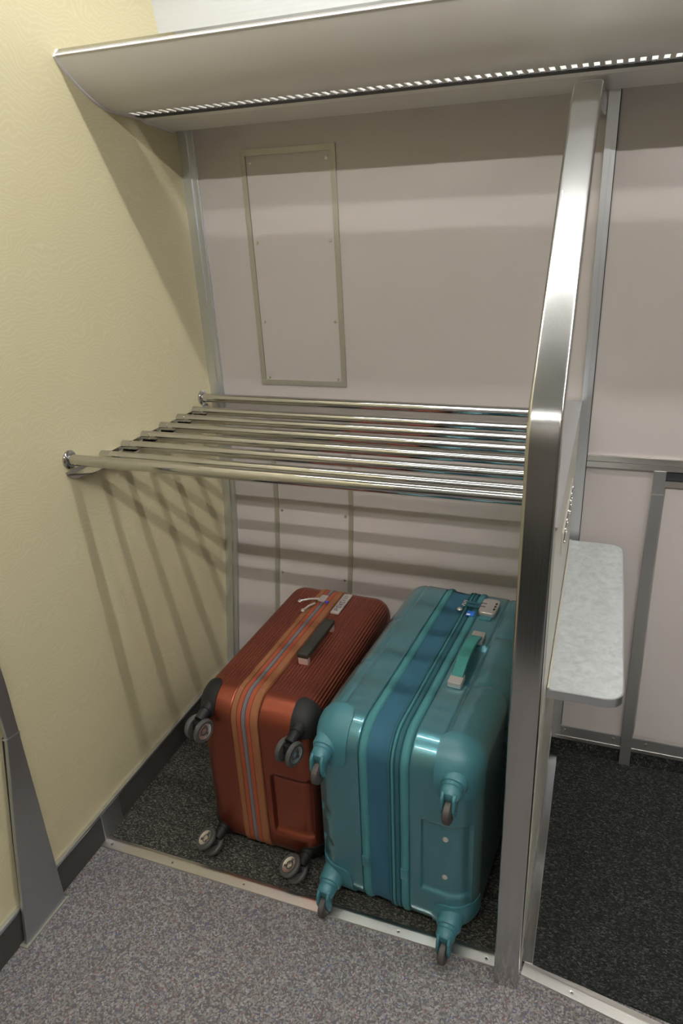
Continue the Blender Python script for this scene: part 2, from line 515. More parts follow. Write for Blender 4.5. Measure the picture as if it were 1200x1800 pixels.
# ------------------------------------------------------------------ tubular luggage shelf
sh = thing('luggage_shelf', (0, 0.10, 0.93), 'polished chrome tube luggage shelf between cream wall and steel post', 'shelf')
OS = Vector((0, 0.10, 0.93))
def ls(x, y, z): return (x - OS.x, y - OS.y, z - OS.z)
ends = 1.0125
for y, r, z in [(0.7115, 0.0125, 0.9815), (0.1348, 0.0125, 0.9815)]:
    bar = MB().cyl(ls(0.004, y, z), ls(ends, y, z), r, n=32).build('tube', M['chrome'], sh)
    MB().lathe([(0.021, 0), (0.021, 0.004), (0.018, 0.007), (0.0128, 0.008)], ls(0.0, y, z), (1, 0, 0), 28).build('wall_flange', M['chrome'], bar)
for i in range(6):
    y = 0.638 - i * (0.638 - 0.2272) / 5
    bar = MB().cyl(ls(0.028, y, 0.9630), ls(ends, y, 0.9630), 0.0112, n=28).build('tube', M['chrome'], sh)
    MB().cyl(ls(0.014, y, 0.9632), ls(0.040, y, 0.9630), 0.0118, n=24, bev=0.001).build('end_sleeve', M['chrome'], bar)
b = MB()
pl = [(0.0, 0.118)] + [(0.052, 0.140), (0.056, 0.160), (0.056, 0.700), (0.0, 0.735)]
b.prism([(p[0], p[1] - OS.y) for p in pl], 'z', 0.949 - OS.z, 0.9525 - OS.z)
b.prism([(0.115 - OS.y, 0.957 - OS.z)] + [(0.150 - OS.y + 0.032 * cos(a), 0.957 - OS.z + 0.024 * sin(a)) for a in [pi + k * pi / 2 / 6 for k in range(1, 7)]] + [(0.72 - OS.y, 0.933 - OS.z), (0.735 - OS.y, 0.957 - OS.z)], 'x', 0.0, 0.003)
b.build('wall_bracket', M['chrome'], sh, 30)
for y in (0.27, 0.435, 0.60):
    MB().lathe([(0.007, 0), (0.006, 0.003), (0.002, 0.004)], ls(0.028, y, 0.9525), (0, 0, 1), 12).build('screw', M['screw'], sh)
b = MB().prism([(0.982, 0.128 - OS.y), (0.982, 0.722 - OS.y), (1.0118, 0.722 - OS.y), (1.0118, 0.128 - OS.y)], 'z', 0.948 - OS.z, 0.9518 - OS.z)
b.build('post_side_bracket', M['chrome'], sh, None)

# ------------------------------------------------------------------ stainless post and partition
po = thing('steel_post', (1.024, -0.05, 0), 'brushed stainless steel post bent back at the top, between the two bays', 'post')
path = fillet([(-0.070, 0.0), (-0.0655, 1.175), (0.345, 1.612), (0.42, 1.650), (0.745, 1.655)], [0, 0.085, 0.04, 0.03, 0], 8)
W2, D = 0.0245, 0.034
sec = []
rc = 0.006
for cxx, cyy, a0 in [(W2 - rc, rc, -pi / 2), (W2 - rc, D - rc, 0), (-W2 + rc, D - rc, pi / 2), (-W2 + rc, rc, pi)]:
    for k in range(5):
        a = a0 + k * pi / 8
        sec.append((cxx + rc * cos(a), cyy + rc * sin(a)))
vs, fs = [], []
for i, p in enumerate(path):
    d = (path[min(i + 1, len(path) - 1)] - path[max(i - 1, 0)]).normalized()
    nrm = Vector((d.y, -d.x))       # towards the back of the post
    for sx, sd in sec:
        q = p + nrm * sd
        vs.append((sx, q.x + 0.05, q.y))
n = len(sec)
for i in range(len(path) - 1):
    for k in range(n):
        fs.append((i * n + k, i * n + (k + 1) % n, (i + 1) * n + (k + 1) % n, (i + 1) * n + k))
fs.append(tuple(range(n))[::-1]); fs.append(tuple(range((len(path) - 1) * n, len(path) * n)))
o = me('post_shaft', vs, fs, M['steel'], po, 40)
bm_ = bmesh.new(); bm_.from_mesh(o.data); bmesh.ops.recalc_face_normals(bm_, faces=bm_.faces); bm_.to_mesh(o.data); bm_.free()
# scuff scratch on the leaning part
def onpost(x, s):      # s = height on the leaning face
    y = 0.345 - (1.612 - s) * (0.345 + 0.0655) / (1.612 - 1.175)
    return (x, y + 0.05 - 0.0004, s + 0.0004)
def ribbon(pts, w_):
    bb_ = MB()
    for p, q in zip(pts, pts[1:]):
        p, q = Vector(p), Vector(q); d = (q - p).normalized(); s_ = d.cross(Vector((0, -0.73, 0.69))).normalized() * w_
        bb_.quad(p - s_, p + s_, q + s_, q - s_)
    return bb_
sc = ribbon([onpost(-0.017, 1.475), onpost(-0.014, 1.460), onpost(-0.011, 1.452), onpost(-0.007, 1.441), onpost(-0.006, 1.433), onpost(-0.004, 1.428)], 0.0009)
sc.build('scuff_mark', M['white'], po, None)

pt = thing('partition', (1.04, 0, 0), 'low beige partition panel behind the steel post, up to shelf height', 'partition')
prof = [(-0.028, 0.005)] + [(wy(z) - 0.013, z) for z in wall_zs(0.005, 1.0)] + [(-0.028, 1.0)]
MB().prism(prof, 'x', -0.028, 0.010).build('panel', M['beige'], pt, None)
MB().prism([(-0.03, 1.0), (wy(1.0) - 0.013, 1.0), (wy(1.0) - 0.013, 1.004), (-0.03, 1.004)], 'x', -0.029, 0.011).build('top_edge', M['alu'], pt, None)
MB().box((0.010, -0.01, 0.004), (0.032, 0.648, 0.008), 0.0008).build('floor_angle', M['steel'], pt, None)
MB().box((0.010, -0.01, 0.008), (0.0125, 0.648, 0.075)).build('kick_plate', M['steel'], pt, None)
for (ya, yb_, z) in [(0.375, 0.525, 0.862), (0.195, 0.365, 0.872)]:
    pp = MB().box((0.010, ya, z - 0.024), (0.0135, yb_, z + 0.024), 0.001).build('lock_plate', M['beige'], pt, None)
    MB().box((0.0136, ya + 0.02, z - 0.006), (0.0142, yb_ - 0.015, z + 0.006)).build('slot', M['shadowgap'], pp, None)
    for yy in (0.25, 0.52, 0.79):
        for dz in (-0.013, 0.013):
            y_ = ya + (yb_ - ya) * yy
            MB().lathe([(0.0042, 0), (0.0038, 0.002), (0.0015, 0.0032)], (0.0135, y_, z + dz), (1, 0, 0), 12).build('stud', M['chromehub'], pp)

# counter ledge in the right bay
tb = thing('wall_ledge', (1.05, 0.40, 0.62), 'narrow grey marbled ledge with aluminium edge on the partition', 'ledge')
def rrect(x0, y0, x1, y1, r):
    p = [(x0, y0)]
    for cx_, cy_, a0 in [(x1 - r, y0 + r, -pi / 2), (x1 - r, y1 - r, 0)]:
        for k in range(9): p.append((cx_ + r * cos(a0 + k * pi / 16), cy_ + r * sin(a0 + k * pi / 16)))
    return p + [(x0, y1)]
OT = Vector((1.05, 0.40))
MB().prism([(p[0] - OT.x, p[1] - OT.y) for p in rrect(1.051, 0.0735, 1.185, 0.743, 0.034)], 'z', -0.0055, 0.0124).build('edge_band', M['alu'], tb, 30)
MB().prism([(p[0] - OT.x, p[1] - OT.y) for p in rrect(1.0515, 0.0765, 1.182, 0.740, 0.031)], 'z', 0.009, 0.0129).build('ledge_top', M['marble'], tb, None)
MB().box((0.001, -0.325, 0.0129), (0.006, 0.34, 0.0165), 0.001).build('back_seal', M['beige'], tb, None)
for y in (-0.02, 0.25):
    MB().prism([(0.001, -0.0055), (0.09, -0.0055), (0.09, -0.010), (0.012, -0.045), (0.001, -0.045)], 'y', y - 0.012, y + 0.012).build('bracket', M['alu'], tb, None)

# ------------------------------------------------------------------ access panels on the back wall
def frame_strip(x0, x1, z0, z1, parent, off=0.0, t=0.004, name='frame_strip'):
    b = MB().prism([(p[0] - parent.location.y, p[1] - parent.location.z) for p in wall_slab(0, 0, z0, z1, t, off)], 'x', x0 - parent.location.x, x1 - parent.location.x)
    return b.build(name, M['taupe'], parent, None)
def hatch(x0, x1, z0, z1, label, fw_, screws):
    t = thing('access_panel', (x0, wy((z0 + z1) / 2), z0), label, 'access panel', 'access panels on the back wall')
    frame_strip(x0, x1, z1 - fw_, z1, t, 0, 0.0045)
    frame_strip(x0, x0 + fw_, z0 + fw_, z1 - fw_, t, 0, 0.004)
    frame_strip(x1 - fw_, x1, z0 + fw_, z1 - fw_, t, 0, 0.004)
    frame_strip(x0, x1, z0, z0 + fw_, t, 0, 0.0045)
    pl = MB().prism([(p[0] - t.location.y, p[1] - t.location.z) for p in wall_slab(0, 0, z0 + fw_, z1 - fw_, 0.0016)], 'x', fw_ + 0.0008, x1 - x0 - fw_ - 0.0008)
    pl.build('cover_plate', M['panel'], t, None)
    for z in screws:
        for x in (x0 + fw_ + 0.011, x1 - fw_ - 0.011):
            MB().lathe([(0.0042, 0), (0.0036, 0.0014), (0.0012, 0.0018)], (x - x0, wy(z) - 0.0016 - t.location.y, z - z0), (0, -1, 0), 12).build('screw', M['screw'], t)
    return t
hatch(0.170, 0.4295, 1.0143, 1.6165, 'tall taupe framed access panel on the grey wall above the chrome shelf', 0.014, (1.034, 1.19, 1.395, 1.585))
hatch(0.1745, 0.432, 0.12, 0.93, 'taupe framed access panel low on the grey wall behind the suitcases', 0.0135, (0.16, 0.42, 0.62, 0.88))

# ------------------------------------------------------------------ floor threshold strips
def threshold(pts, name, label, screws):
    """pts: two xy points of the front edge, strip 34 mm deep"""
    a, c = Vector(pts[0]), Vector(pts[1])
    L = (c - a).length
    ang = math.atan2(c.y - a.y, c.x - a.x)
    t = thing(name, (a.x, a.y, 0), label, 'floor strip', 'metal threshold strips', ang)
    MB().prism([(0.0, 0.0), (0.0012, 0.0025), (0.021, 0.0056), (0.024, 0.0056), (0.036, 0.003), (0.036, 0.0)], 'x', 0, L).build('strip', M['alux'], t, None)
    for s in screws:
        sc_ = MB().lathe([(0.0042, 0), (0.004, 0.0008), (0.002, 0.0004)], (s, 0.012, 0.0039), (0, -0.2, 1), 14).build('screw', M['screw'], t)
        MB().lathe([(0.0017, 0), (0.0012, 0.0004)], (s, 0.0119, 0.0045), (0, -0.2, 1), 8).build('socket', M['shadowgap'], sc_)
    return t
threshold([(0.007, -0.0325), (0.9985, -0.0375)], 'threshold_strip', 'metal threshold strip in front of the two suitcases', (0.025, 0.204, 0.401, 0.781, 0.972))
threshold([(1.0505, -0.0370), (3.0, -0.40)], 'threshold_strip', 'metal threshold strip in front of the charcoal carpet, right of the post', (0.1, 0.32, 0.62))
cb = MB().box((0, 0, 0), (0.005, 0.075, 0.088), 0.001).build('corner_plate', M['steelflat'], None, None)
cb.location = (0.006, -0.016, 0.0)
tag(cb, 'small grey steel plate on the skirting at the left end of the threshold', 'cover plate')

# tapered steel trim on the cream wall, lower left
gp = thing('steel_door_trim', (0.0, -0.25, 0), 'tapered grey steel trim plate standing on the floor at the lower left', 'trim plate')
poly = [(-0.184, 0.0), (-0.308, 0.0), (-0.266, 0.25), (-0.2185, 0.497), (-0.2185, 0.62), (-0.23, 0.80), (-0.28, 1.15), (-0.25, 1.15), (-0.195, 0.80), (-0.186, 0.62)]
poly = [(p[0] + 0.25, p[1]) for p in poly]
MB().prism(poly, 'x', 0.013, 0.022, 0.0012, 1).build('plate', M['steelflat'], gp, 30)
MB().prism([(-0.222 + 0.25, 0.4955), (-0.184 + 0.25, 0.4895), (-0.184 + 0.25, 0.4925), (-0.222 + 0.25, 0.4985)], 'x', 0.013, 0.0226).build('weld_seam', M['alu'], gp, None)
MB().prism([(0.055, 0.0), (-0.045, 0.0), (-0.005, 0.25), (0.038, 0.49), (0.055, 0.49)], 'x', 0.0, 0.013).build('gap_shade_block', M['shadowgap'], gp, None)  # black block stands in for the shade in the gap behind the plate
MB().box((0.006, -0.064, 0.0), (0.0265, 0.07, 0.0035)).build('floor_bead', M['taupe'], gp, None)

# ------------------------------------------------------------------ suitcases
def ring(L, H, R, d, ns=(60, 44), nc=14):
    """rounded rectangle in yz inset by d: list of (y, z, ny, nz, side, s)"""
    r = max(R - d, 0.003)
    y0, y1, z0, z1 = d, L - d, d, H - d
    out = []
    def seg(a, c, nrm, n, side):
        for k in range(n):
            f = k / n
            out.append((a[0] + (c[0] - a[0]) * f, a[1] + (c[1] - a[1]) * f, nrm[0], nrm[1], side))
    def arc(cy_, cz_, a0, side):
        for k in range(nc):
            a = a0 + (k / nc) * pi / 2
            out.append((cy_ + r * cos(a), cz_ + r * sin(a), cos(a), sin(a), side))
    seg((y0 + r, z0), (y1 - r, z0), (0, -1), ns[0], 'b'); arc(y1 - r, z0 + r, -pi / 2, 'c')
    seg((y1, z0 + r), (y1, z1 - r), (1, 0), ns[1], 'k'); arc(y1 - r, z1 - r, 0, 'c')
    seg((y1 - r, z1), (y0 + r, z1), (0, 1), ns[0], 't'); arc(y0 + r, z1 - r, pi / 2, 'c')
    seg((y0, z1 - r), (y0, z0 + r), (-1, 0), ns[1], 'f'); arc(y0 + r, z0 + r, pi, 'c')
    return out

def loft(name, stations, L, H, R, m, parent, disp=None, cap=False, ns=(60, 44), nc=14, smooth=50, flip=False):
    """stations: (x, inset, cos, sin, arclength) along the thickness"""
    vs, fs = [], []
    cnt = None
    for (x, d, c_, s_, al) in stations:
        rg = ring(L, H, R, d, ns, nc)
        cnt = len(rg)
        for (y, z, ny, nz, side) in rg:
            q = Vector((x, y, z)); nrm = Vector((s_, ny * c_, nz * c_))
            if disp: q += nrm * disp(q, nrm, side, al)
            vs.append(q)
    for i in range(len(stations) - 1):
        for k in range(cnt):
            f = (i * cnt + k, i * cnt + (k + 1) % cnt, (i + 1) * cnt + (k + 1) % cnt, (i + 1) * cnt + k)
            fs.append(f[::-1] if flip else f)
    if cap:
        f = tuple(range((len(stations) - 1) * cnt, len(stations) * cnt))
        fs.append(f[::-1] if flip else f)
    d = bpy.data.meshes.new(name)
    d.from_pydata(vs, [], fs); d.update()
    bm = bmesh.new(); bm.from_mesh(d); bmesh.ops.recalc_face_normals(bm, faces=bm.faces); bm.to_mesh(d); bm.free()
    return link(name, d, m, parent, smooth)

def half_stations(x_in, x_out, rf, nflat, nfil, H, rim=0.004):
    """from the zip side x_in to the outer face x_out with a fillet rf"""
    sg = 1 if x_out > x_in else -1
    st = [(x_in, rim + 0.006, 1, 0, 0.0), (x_in, rim, 1, 0, 0), (x_in + sg * 0.0015, rim * 0.35, 1, 0, 0), (x_in + sg * 0.004, 0, 1, 0, 0.004)]
    flat = abs(x_out - x_in) - rf
    for k in range(1, nflat + 1):
        u = 0.004 + (flat - 0.004) * k / nflat
        st.append((x_in + sg * u, 0, 1, 0, u))
    for k in range(1, nfil + 1):
        a = k / nfil * pi / 2
        st.append((x_in + sg * (flat + rf * sin(a)), rf * (1 - cos(a)), cos(a), sg * sin(a), flat + rf * a))
    al = flat + rf * pi / 2
    for f in (0.25, 0.5, 0.75, 0.97):
        d = rf + (H / 2 - rf - 0.004) * f
        st.append((x_out, d, 0, sg, al + d - rf))
    return st

def sm(a, b, x):
    t = max(0.0, min(1.0, (x - a) / (b - a))); return t * t * (3 - 2 * t)

def band(name, prof, L, H, R, m, parent, **kw):
    """prof: list of (x, inset)"""
    return loft(name, [(x, d, 1, 0, 0) for x, d in prof], L, H, R, m, parent, **kw)

def corner_piece(name, x_out, sgn, top, L, H, R, rf, m, parent, wx, wz, wy_, out, rr=0.02, skirt=0.008, xo_face=0.0):
    """plate that follows the shell over its rounded corner at the wheel end"""
    st = []
    flat = wx - rf
    for k in range(0, 9): st.append((wx - flat * k / 8, 0, 1, 0, flat * k / 8))
    for k in range(1, 13):
        a = k / 12 * pi / 2 * 0.97
        st.append((rf - rf * sin(a), rf * (1 - cos(a)), cos(a), sin(a), flat + rf * a))
    tot = st[-1][4]
    N = 40
    verts, nrms = [], []
    for (xi, d, c_, s_, al) in st:
        r = max(R - d, 0.003)
        e = 0.0
        if al < rr: e = rr - sqrt(max(0, rr * rr - (rr - al) ** 2))
        l_top, l_arc, l_front = max(0.0, wy_ - d - r), r * pi / 2, max(0.0, wz - d - r)
        S_ = l_top + l_arc + l_front
        for k in range(N + 1):
            q = e + (S_ - 2 * e) * k / N
            if q < l_top: y, z, ny, nz = d + r + l_top - q, d, 0, -1
            elif q < l_top + l_arc:
                a = (q - l_top) / r
                y, z, ny, nz = d + r - r * sin(a), d + r - r * cos(a), -sin(a), -cos(a)
            else: y, z, ny, nz = d, d + r + (q - l_top - l_arc), -1, 0
            # z measured from the outer edge inwards
            p = Vector((x_out - sgn * xi, y, H - z if top else z)); n_ = Vector((sgn * s_, ny * c_, (-nz if top else nz) * c_))
            verts.append(p + n_ * out); nrms.append(n_)
    W_ = N + 1
    faces = [(i * W_ + k, i * W_ + k + 1, (i + 1) * W_ + k + 1, (i + 1) * W_ + k) for i in range(len(st) - 1) for k in range(N)]
    rim = [k for k in range(W_)] + [i * W_ + N for i in range(1, len(st))] + [(len(st) - 1) * W_ + k for k in range(N - 1, -1, -1)] + [i * W_ for i in range(len(st) - 2, 0, -1)]
    base = len(verts)
    for i in rim: verts.append(verts[i] - nrms[i] * skirt)
    nr = len(rim)
    for i in range(nr): faces.append((rim[i], rim[(i + 1) % nr], base + (i + 1) % nr, base + i))
    d_ = bpy.data.meshes.new(name); d_.from_pydata(verts, [], faces); d_.update()
    bm = bmesh.new(); bm.from_mesh(d_); bmesh.ops.recalc_face_normals(bm, faces=bm.faces); bm.to_mesh(d_); bm.free()
    return link(name, d_, m, parent, 45)

def suitcase_orange():
    t = thing('suitcase', (0.421, 0.072, 0.004), 'copper orange ribbed hard suitcase lying on its long side beside the cream wall', 'suitcase', None, math.radians(-2.2))
    L, H, R, rf = 0.575, 0.455, 0.062, 0.046
    xl, xb0, xb1, xr = -0.150, -0.052, 0.016, 0.152
    def ribs(q, nrm, side, al):
        if nrm.y < -0.75 or nrm.y > 0.9: 
            # wheel-end recess between the wheels
            if nrm.y < -0.75 and q.x > xb1:
                mx = sm(0.032, 0.040, q.x)
                mz = sm(0.085, 0.10, q.z) * (1 - sm(0.25, 0.27, q.z))
                return -0.012 * mx * mz
            return 0
        f = sm(0.045, 0.085, q.y) * (1 - sm(L - 0.06, L - 0.03, q.y))
        if abs(nrm.y) > 0.02: f *= 0.0 if nrm.y < 0 else 0.4
        w_ = 0.5 + 0.5 * cos(2 * pi * al / 0.0082)
        return (-0.0019 * (1 - w_) ** 1.6) * f
    right = half_stations(xb1, xr, rf, 88, 62, H)
    loft('front_shell', right, L, H, R, M['orange'], t, ribs, True, (56, 44), 14, 60)
    left = half_stations(xb0, xl, rf, 52, 62, H)
    loft('rear_shell', left, L, H, R, M['orange'], t, ribs, True, (56, 44), 14, 60)
    def strip(name, a, c, h, m):
        band(name, [(a, 0.006), (a, 0.001 - h * .5), (a + 0.0015, -h), (c - 0.0015, -h), (c, 0.001 - h * .5), (c, 0.006)], L, H, R, m, t)
    strip('tan_tape', xb0, xb0 + 0.0145, 0.0028, M['tan'])
    strip('orange_tape', xb0 + 0.0145, xb0 + 0.0265, 0.0018, M['orangeband'])
    strip('zip', xb0 + 0.0265, xb0 + 0.0365, 0.0030, M['greyzip'])
    strip('orange_tape', xb0 + 0.0365, xb0 + 0.049, 0.0018, M['orangeband'])
    strip('tan_tape', xb0 + 0.049, xb1, 0.0028, M['tan'])
    # grab handle
    h = bpy.data.objects.new('grab_handle', None); C.objects.link(h); h.parent = t
    hx, y0, y1, z0 = 0.052, 0.175, 0.345, H
    MB().box((hx - 0.0145, y0, z0 + 0.017), (hx + 0.0145, y1, z0 + 0.030), 0.003).build('grip', M['handle'], h)
    for a, c in ((y0, y0 + 0.016), (y1 - 0.016, y1)):
        MB().box((hx - 0.0135, a + 0.001, z0 - 0.002), (hx + 0.0135, c - 0.001, z0 + 0.0185), 0.003).build('end_clip', M['silver'], h)
    # name plate with worn engraved letters
    px, pa, pc = 0.034, 0.415, 0.522
    npl = MB().box((px - 0.0125, pa, H - 0.001), (px + 0.0125, pc, H + 0.0045), 0.0015).build('name_plate', M['silver'], t)
    g = MB()
    zz = H + 0.0046
    def st_(x0, y0_, x1, y1_):
        p, q = Vector((px + x0, pa + y0_, zz)), Vector((px + x1, pa + y1_, zz)); d = (q - p).normalized(); s_ = Vector((-d.y, d.x, 0)) * 0.0012
        g.quad(p - s_, q - s_, q + s_, p + s_)
    for y_, kind in ((0.014, 'P'), (0.028, 'O'), (0.042, 'X'), (0.056, 'C'), (0.070, 'I'), (0.082, 'I'), (0.092, 'I')):
        a, c = -0.006, 0.006
        if kind in 'PI': st_(a, y_, c, y_)
        if kind == 'P': st_(a, y_, a, y_ + 0.008); st_(a, y_ + 0.008, 0, y_ + 0.008); st_(0, y_, 0, y_ + 0.008)
        if kind in 'OC': st_(a, y_, c, y_); st_(a, y_, a, y_ + 0.008); st_(c, y_, c, y_ + 0.008)
        if kind == 'O': st_(a, y_ + 0.008, c, y_ + 0.008)
        if kind == 'X': st_(a, y_, c, y_ + 0.008); st_(a, y_ + 0.008, c, y_)
    g.build('engraved_letters', M['mark'], npl, None)
    # zip pulls and lock
    lk = MB().box((-0.034, 0.455, H + 0.001), (-0.012, 0.490, H + 0.010), 0.003).build('zip_lock', M['chromehub'], t)
    MB().box((-0.010, 0.455, H + 0.003), (-0.002, 0.463, H + 0.010), 0.002).build('lock_tag', M['violettag'], lk)
    for (a, c) in (((-0.030, 0.460, H + 0.012), (-0.075, 0.430, H + 0.014)), ((-0.034, 0.44, H + 0.008), (-0.050, 0.395, H + 0.008))):
        d = (Vector(c) - Vector(a))
        pu = MB().tube([a, Vector(a) + d * .5 + Vector((0, 0, .003)), c], 0.0030, 10).build('zip_pull', M['silver'], t)
        MB().lathe([(0.005, 0), (0.0065, 0.003), (0.005, 0.006)], Vector(c) - Vector((0, 0, 0.003)), (0, 0, 1), 14).build('pull_ring', M['chromehub'], pu)
    # wheels at the near end: (x side, top?, axle direction, trailing offset)
    for sgn, xo in ((-1, xl), (1, xr)):
        for top in (True, False):
            corner_piece('corner_guard', xo, sgn, top, L, H, R, rf, M['black'], t, 0.054, 0.066, 0.040 if top else 0.064, 0.003)
            zc = H - 0.042 if top else 0.050
            xc = xo - sgn * 0.036
            ca = bpy.data.objects.new('caster', None); C.objects.link(ca); ca.parent = t
            axle = Vector((0.96, -0.25, 0.0)) if top else Vector((-0.42, -0.30, 0.86))
            axle.normalize()
            trail = Vector((-0.1, -0.15, -1)) if top else Vector((-0.75, -0.55, -0.60))
            trail = (trail - axle * trail.dot(axle)).normalized()
            base = Vector((xc, 0.010, zc))
            stem_end = base + Vector((-0.004, -0.040, -0.012))
            MB().cyl(base + Vector((0, .012, 0)), base + Vector((-.001, -0.016, -.004)), 0.019, 0.015, 20).cyl(base, stem_end, 0.0135, 0.013, 18).build('stem', M['black'], ca)
            wc = stem_end + trail * 0.020
            if not top: wc.z = max(wc.z, 0.034)
            MB().cyl(stem_end, wc, 0.0145, 0.013, 18).cyl(wc - axle * 0.016, wc + axle * 0.016, 0.010, n=16).build('fork', M['black'], ca)
            for s in (-1, 1):
                o_ = wc + axle * s * 0.0085
                wh = MB().lathe([(0.016, 0), (0.025, 0.0005), (0.0285, 0.004), (0.0285, 0.009), (0.025, 0.0125), (0.019, 0.0118), (0.019, 0.009)], o_, axle * s, 30).build('wheel', M['rubber'], ca)
                if s == 1:
                    hb_ = MB().lathe([(0.019, 0.009), (0.0188, 0.0115), (0.017, 0.0105), (0.009, 0.0085), (0.004, 0.0098)], o_, axle * s, 28).build('hub_cap', M['chromehub'], wh)
                    u_ = axle.orthogonal().normalized()
                    v_ = axle.cross(u_)
                    g = MB()
                    for k in range(3):
                        a = k * 2 * pi / 3 + 0.4
                        dr_ = u_ * cos(a) + v_ * sin(a); sd = axle.cross(dr_) * 0.0022
                        p0 = o_ + axle * s * 0.0104
                        g.quad(p0 + dr_ * 0.006 - sd * .5, p0 + dr_ * 0.0155 - sd * 1.6, p0 + dr_ * 0.0155 + sd * 1.6, p0 + dr_ * 0.006 + sd * .5)
                    g.build('hub_spokes', M['mark'], hb_, None)
    return t

def suitcase_teal():
    t = thing('suitcase', (0.765, 0.0, 0.008), 'glossy teal hard suitcase with blue fabric band, beside the steel post', 'suitcase', None, math.radians(-4.8))
    L, H, R, rf = 0.672, 0.496, 0.070, 0.058
    xl, a0, a1, a2, a3, a4, xr = -0.178, -0.066, -0.047, -0.003, 0.023, 0.042, 0.180
    def lobes(q, nrm, side, al):
        d = 0.0
        ax = abs(q.x - (a0 if q.x < 0 else a4))
        top = abs(nrm.z) > 0.5 or abs(nrm.x) > 0.3
        # one groove along the length on top, fading into the corner plates
        g = (ax - 0.060) / 0.0035
        if abs(g) < 3: d -= 0.0032 * math.exp(-g * g) * (sm(0.02, 0.05, q.z) if nrm.y < -0.5 else 1) * (0.0 if (nrm.y < -0.6 and q.z < H - 0.08) else 1)
        # outer edge is stepped into swells with rounded ends
        edge = sm(0.062, 0.085, al) 
        if nrm.y > -0.6:
            for yc in (0.235, 0.435):
                u = (q.y - yc - 0.03 * sm(0.07, 0.15, al)) / 0.0065
                if abs(u) < 4: d -= 0.0042 * math.exp(-u * u) * edge
            d += 0.0022 * edge * (1 if q.y < 0.25 else 0.3)
        else:
            if q.x < 0:
                for zc_ in (0.155, 0.245):
                    u = (q.z - zc_) / 0.012
                    if abs(u) < 4: d -= 0.0035 * math.exp(-u * u) * edge
            else:
                mx = sm(0.066, 0.072, q.x)
                mz = sm(0.118, 0.132, q.z) * (1 - sm(0.312, 0.320, q.z))
                d -= 0.009 * mx * mz
        # recess under the handle
        if nrm.z > 0.9 and q.x > 0:
            mx = sm(0.055, 0.062, q.x) * (1 - sm(0.098, 0.108, q.x)); my = sm(0.225, 0.24, q.y) * (1 - sm(0.375, 0.39, q.y))
            d -= 0.012 * mx * my
        return d
    right = half_stations(a4, xr, rf, 44, 34, H)
    loft('front_shell', right, L, H, R, M['teal'], t, lobes, True, (130, 110), 22, 60)
    left = half_stations(a0, xl, rf, 34, 34, H)
    loft('rear_shell', left, L, H, R, M['teal'], t, lobes, True, (130, 110), 22, 60)
    def strip(name, a, c, h, m, n=6, sag=None):
        pr = [(a, 0.008)]
        for k in range(n + 1):
            f = k / n
            pr.append((a + (c - a) * f, 0.0015 - h * sin(pi * f) ** 0.7 if 0 < f < 1 else 0.003))
        pr.append((c, 0.008))
        dsp = None
        if sag:
            def dsp(q, nrm, side, al):
                f = sin(pi * max(0, min(1, (q.x - a) / (c - a))))
                return sag * f * (sin(q.y * 37 + q.z * 23 + q.x * 40) * .6 + sin(q.y * 71 - q.z * 59 + 1.3 - q.x * 60) * .4)
        return band(name, pr, L, H, R, m, t, disp=dsp, ns=(70, 60))
    strip('piping', a0, a1, 0.0045, M['tealpipe'])
    strip('expander_fabric', a1, a2, -0.004, M['bluefab'], 12, 0.0024)
    strip('zip_tape', a2, a2 + 0.007, 0.0030, M['tealzip'])
    strip('zip', a2 + 0.007, a2 + 0.014, 0.0040, M['tealpipe'])
    strip('zip_tape', a2 + 0.014, a3, 0.0030, M['tealzip'])
    strip('piping', a3, a4, 0.0048, M['tealpipe'])
    for (xa, xb_) in ((a0, a1), (a3, a4)):
        MB().box((xa + 0.001, -0.0042, 0.135), (xb_ - 0.001, 0.002, 0.165), 0.001).build('piping_joint', M['tealplain'], t)
    # strap handle
    h = bpy.data.objects.new('strap_handle', None); C.objects.link(h); h.parent = t
    hx, y0, y1 = 0.073, 0.205, 0.425
    pts = []
    N = 20
    for k in range(N + 1):
        f = k / N
        pts.append((y0 + 0.022 + (y1 - y0 - 0.044) * f, H + 0.010 + 0.022 * sin(pi * f) ** 0.8))
    vs, fs = [], []
    for (y, z) in pts:
        for dx, dz in ((-0.013, -0.003), (0.013, -0.003), (0.0135, 0.0), (0.012, 0.0032), (-0.012, 0.0032), (-0.0135, 0.0)):
            vs.append((hx + dx, y, z + dz))
    for i in range(N):
        for k in range(6):
            fs.append((i * 6 + k, i * 6 + (k + 1) % 6, (i + 1) * 6 + (k + 1) % 6, (i + 1) * 6 + k))
    fs += [(0, 1, 2, 3, 4, 5), tuple(range(N * 6, N * 6 + 6))]
    so = me('strap', vs, fs, M['tealstrap'], h, 40)
    bm = bmesh.new(); bm.from_mesh(so.data); bmesh.ops.recalc_face_normals(bm, faces=bm.faces); bm.to_mesh(so.data); bm.free()
    for a, c in ((y0, y0 + 0.040), (y1 - 0.040, y1)):
        MB().box((hx - 0.016, a, H - 0.002), (hx + 0.016, c, H + 0.0145), 0.0045).build('end_clip', M['silver'], h)
    # combination lock with its zip pulls
    lx, ly = 0.066, 0.512
    lk = MB().prism([(lx - 0.022 + p[0], ly + p[1]) for p in [(0.006, 0), (0.038, 0), (0.044, 0.008), (0.044, 0.066), (0.036, 0.074), (0.008, 0.074), (0, 0.066), (0, 0.008)]], 'z', H - 0.001, H + 0.014, 0.003).build('combination_lock', M['silver'], t, 40)
    MB().box((lx - 0.016, ly - 0.016, H - 0.004), (lx + 0.016, ly + 0.004, H + 0.005), 0.004).build('lock_base', M['tealplain'], lk)
